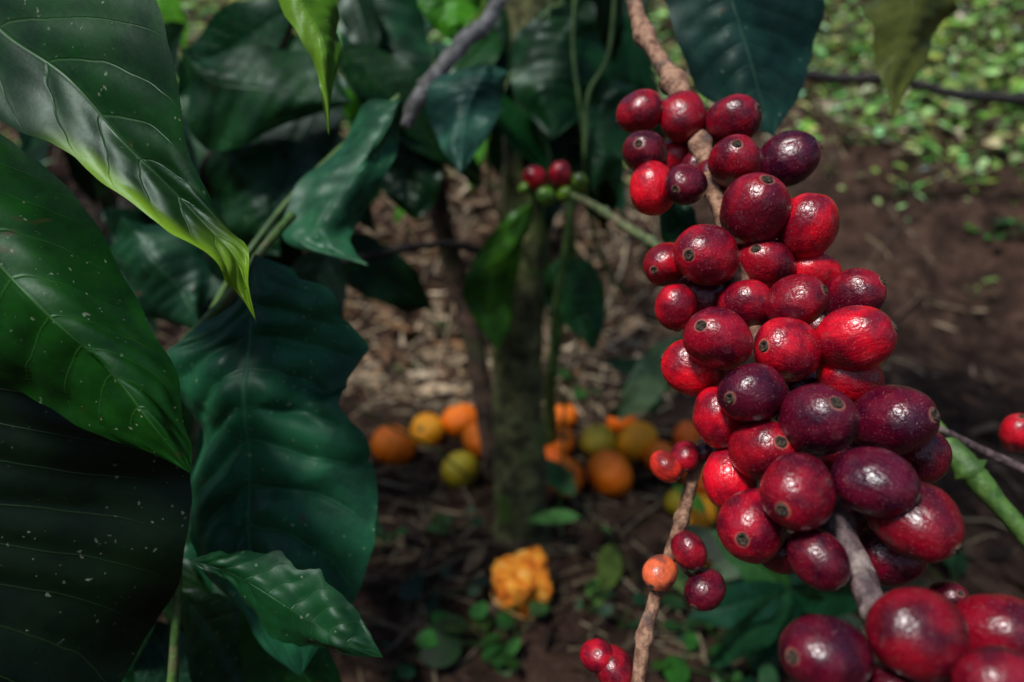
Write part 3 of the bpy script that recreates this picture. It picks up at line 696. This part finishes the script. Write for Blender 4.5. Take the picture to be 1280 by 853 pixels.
# unseen leaf mass added above the view, gapped to shade the midground
V=[];Fc=[];C=[]
cnt=0
while cnt<1900:
    gx=U(-1.1,.95); gy=U(.30,1.95); zz=U(1.15,1.9)
    if gy>1.2 and gx>.15 and not gy<1.3: continue
    if gy>1.12 and -.65<gx<.15 and R_()<.96: continue
    if .76<gy<=1.12 and -.3<gx<.35 and R_()<.93: continue
    if noise.noise(Vector((gx*4,gy*4,3)))<-.22: continue
    t=zz/tosun.z; p=Vector((gx,gy,0))+tosun*t
    if p.y<.12: 
        continue
    d=rv(-.6,.1); L=U(.06,.13)
    add_leaf(V,Fc,C,p,d,Vector((U(-.7,.7),U(-.7,.7),1)),L,L*.42,random.choice([(.012,.07,.012),(.02,.10,.02),(.01,.05,.015)]),U(.1,.5),5)
    cnt+=1
part("shade_crown",mkmesh("shade_crown",V,Fc,[WEED],cols=C),ct,label="unseen dark green coffee leaves added and gapped to shade the midground")
for e in ((-.5,.45,1.35),(-.15,.35,1.45),(-.9,.7,1.5),(.2,.6,1.5),(-.5,1.1,1.6)):
    s0=b+Vector((.005,0,.85)); e=Vector(e)
    part("limb",tube("limb",[s0,s0.lerp(e,.5)+Vector((0,0,.08)),e],[.012,.009,.004],BARKD,seg=10),ct)

# leaves on the fruiting branch
hero(cb,[(880,-150,880,-150,880,-150,.30,0,0),(800,-60,900,-60,1020,-70,.30,.01,.01),(830,0,915,0,1026,0,.30,.01,.01),(850,60,932,55,1020,50,.30,.01,.01),(880,120,948,110,1000,110,.30,.008,.006),(967,172,967,172,967,172,.30,0,0)],
 (.006,.034,.030),seed=31,amp=.0013,wave=.002,label="broad dark teal leaf hanging behind the fruit")
hl=thing("hanging_leaf_twig",S(1140,-80,.33),"browning olive leaf hanging from a thin twig","coffee leaf")
part("stem",stube("stem",[(1145,-90,.33,3),(1142,-50,.33,3),(1142,-10,.33,3)],STEM,seg=6),hl)
hero(hl,[(1140,-30,1140,-30,1140,-30,.33,0,0),(1085,0,1140,0,1188,-5,.33,.0,.01),(1088,40,1132,45,1180,30,.33,.0,.02),(1100,90,1122,90,1150,80,.33,.0,.01),(1116,150,1116,150,1116,150,.33,0,0)],(.11,.14,.03),seed=32,amp=.001,wave=.002,nu=40,nv=16)
hero(cb,[(880,330,880,330,880,330,.26,0,0),(870,270,865,300,850,325,.26,0,0),(850,250,838,270,825,290,.26,0,0),(830,250,830,250,830,250,.26,0,0)],G2,seed=33,nu=30,nv=12)
sp=thing("coffee_seedling",S(800,560,on_ground(800,560)),"young coffee seedling with pale green leaves","seedling")
part("stem",tube("stem",[sp.location,sp.location+Vector((.0,-.02,.07)),S(812,470,.80)],[.003,.003,.002],GREENSTEM,seg=8),sp)
hero(sp,[(772,528,772,528,772,528,.80,0,0),(778,490,795,495,814,508,.78,0,0),(798,453,815,462,838,474,.77,0,0),(823,428,835,438,852,448,.76,0,0),(856,418,856,418,856,418,.75,0,0)],(.34,.52,.28),seed=34,nu=30,nv=12,amp=.002,wave=.003,mat=LEAFB)
for i,(x,y,a,L) in enumerate([(812,470,200,60),(812,470,80,60),(812,470,20,55),(805,500,150,55)]): gput(sp,x,y,.87,a,L,(.05,.13,.05),i=i)
q0=S(980,800,on_ground(980,800)); q0.z=g(q0.x,q0.y)
s2=thing("coffee_seedling",q0,"low dark coffee seedling with broad ribbed leaves","seedling")
cpt=S(985,735,.55)
part("stem",tube("stem",[q0,q0.lerp(cpt,.5)+Vector((.005,.01,0)),cpt],[.003,.0028,.002],GREENSTEM,seg=8),s2)
for i,(x,y,a,L,k) in enumerate([(985,735,100,130,TE),(985,735,160,130,(.01,.05,.022)),(985,735,215,110,(.02,.09,.025)),(985,735,50,140,DKG),(985,735,15,150,TE),(985,735,300,90,TE),(985,735,130,150,(.010,.055,.022))]):
    gput(s2,x,y,.55,a,L,k,i=i,dz=U(-.1,.3),tilt=-FW+Vector((U(-.2,.2),-.5,-.1)))

top("fallen_branch",stube("fallen_branch",[(985,88,1.5,6),(1040,98,1.5,7),(1120,100,1.5,6),(1190,118,1.5,7),(1300,128,1.5,8),(1420,150,1.5,8)],BARKV,seg=10,amp=.3,nf=25),"dark bare branch lying across the upper bank","branch")
for pts in [[(1120,400),(1150,370),(1165,320)],[(1150,370),(1200,390),(1260,420)],[(1090,330),(1130,280),(1180,250)]]:
    P=[]; 
    for (x,y) in pts:
        dd=on_ground(x,y); q=S(x,y,dd); q.z+=.006; P.append(q)
    top("ground_twig",tube("ground_twig",P,[.0035,.003,.0015],BARKD,seg=8,amp=.3,nf=80),"dry grey twig lying on the soil bank","twig","twigs on the soil bank")
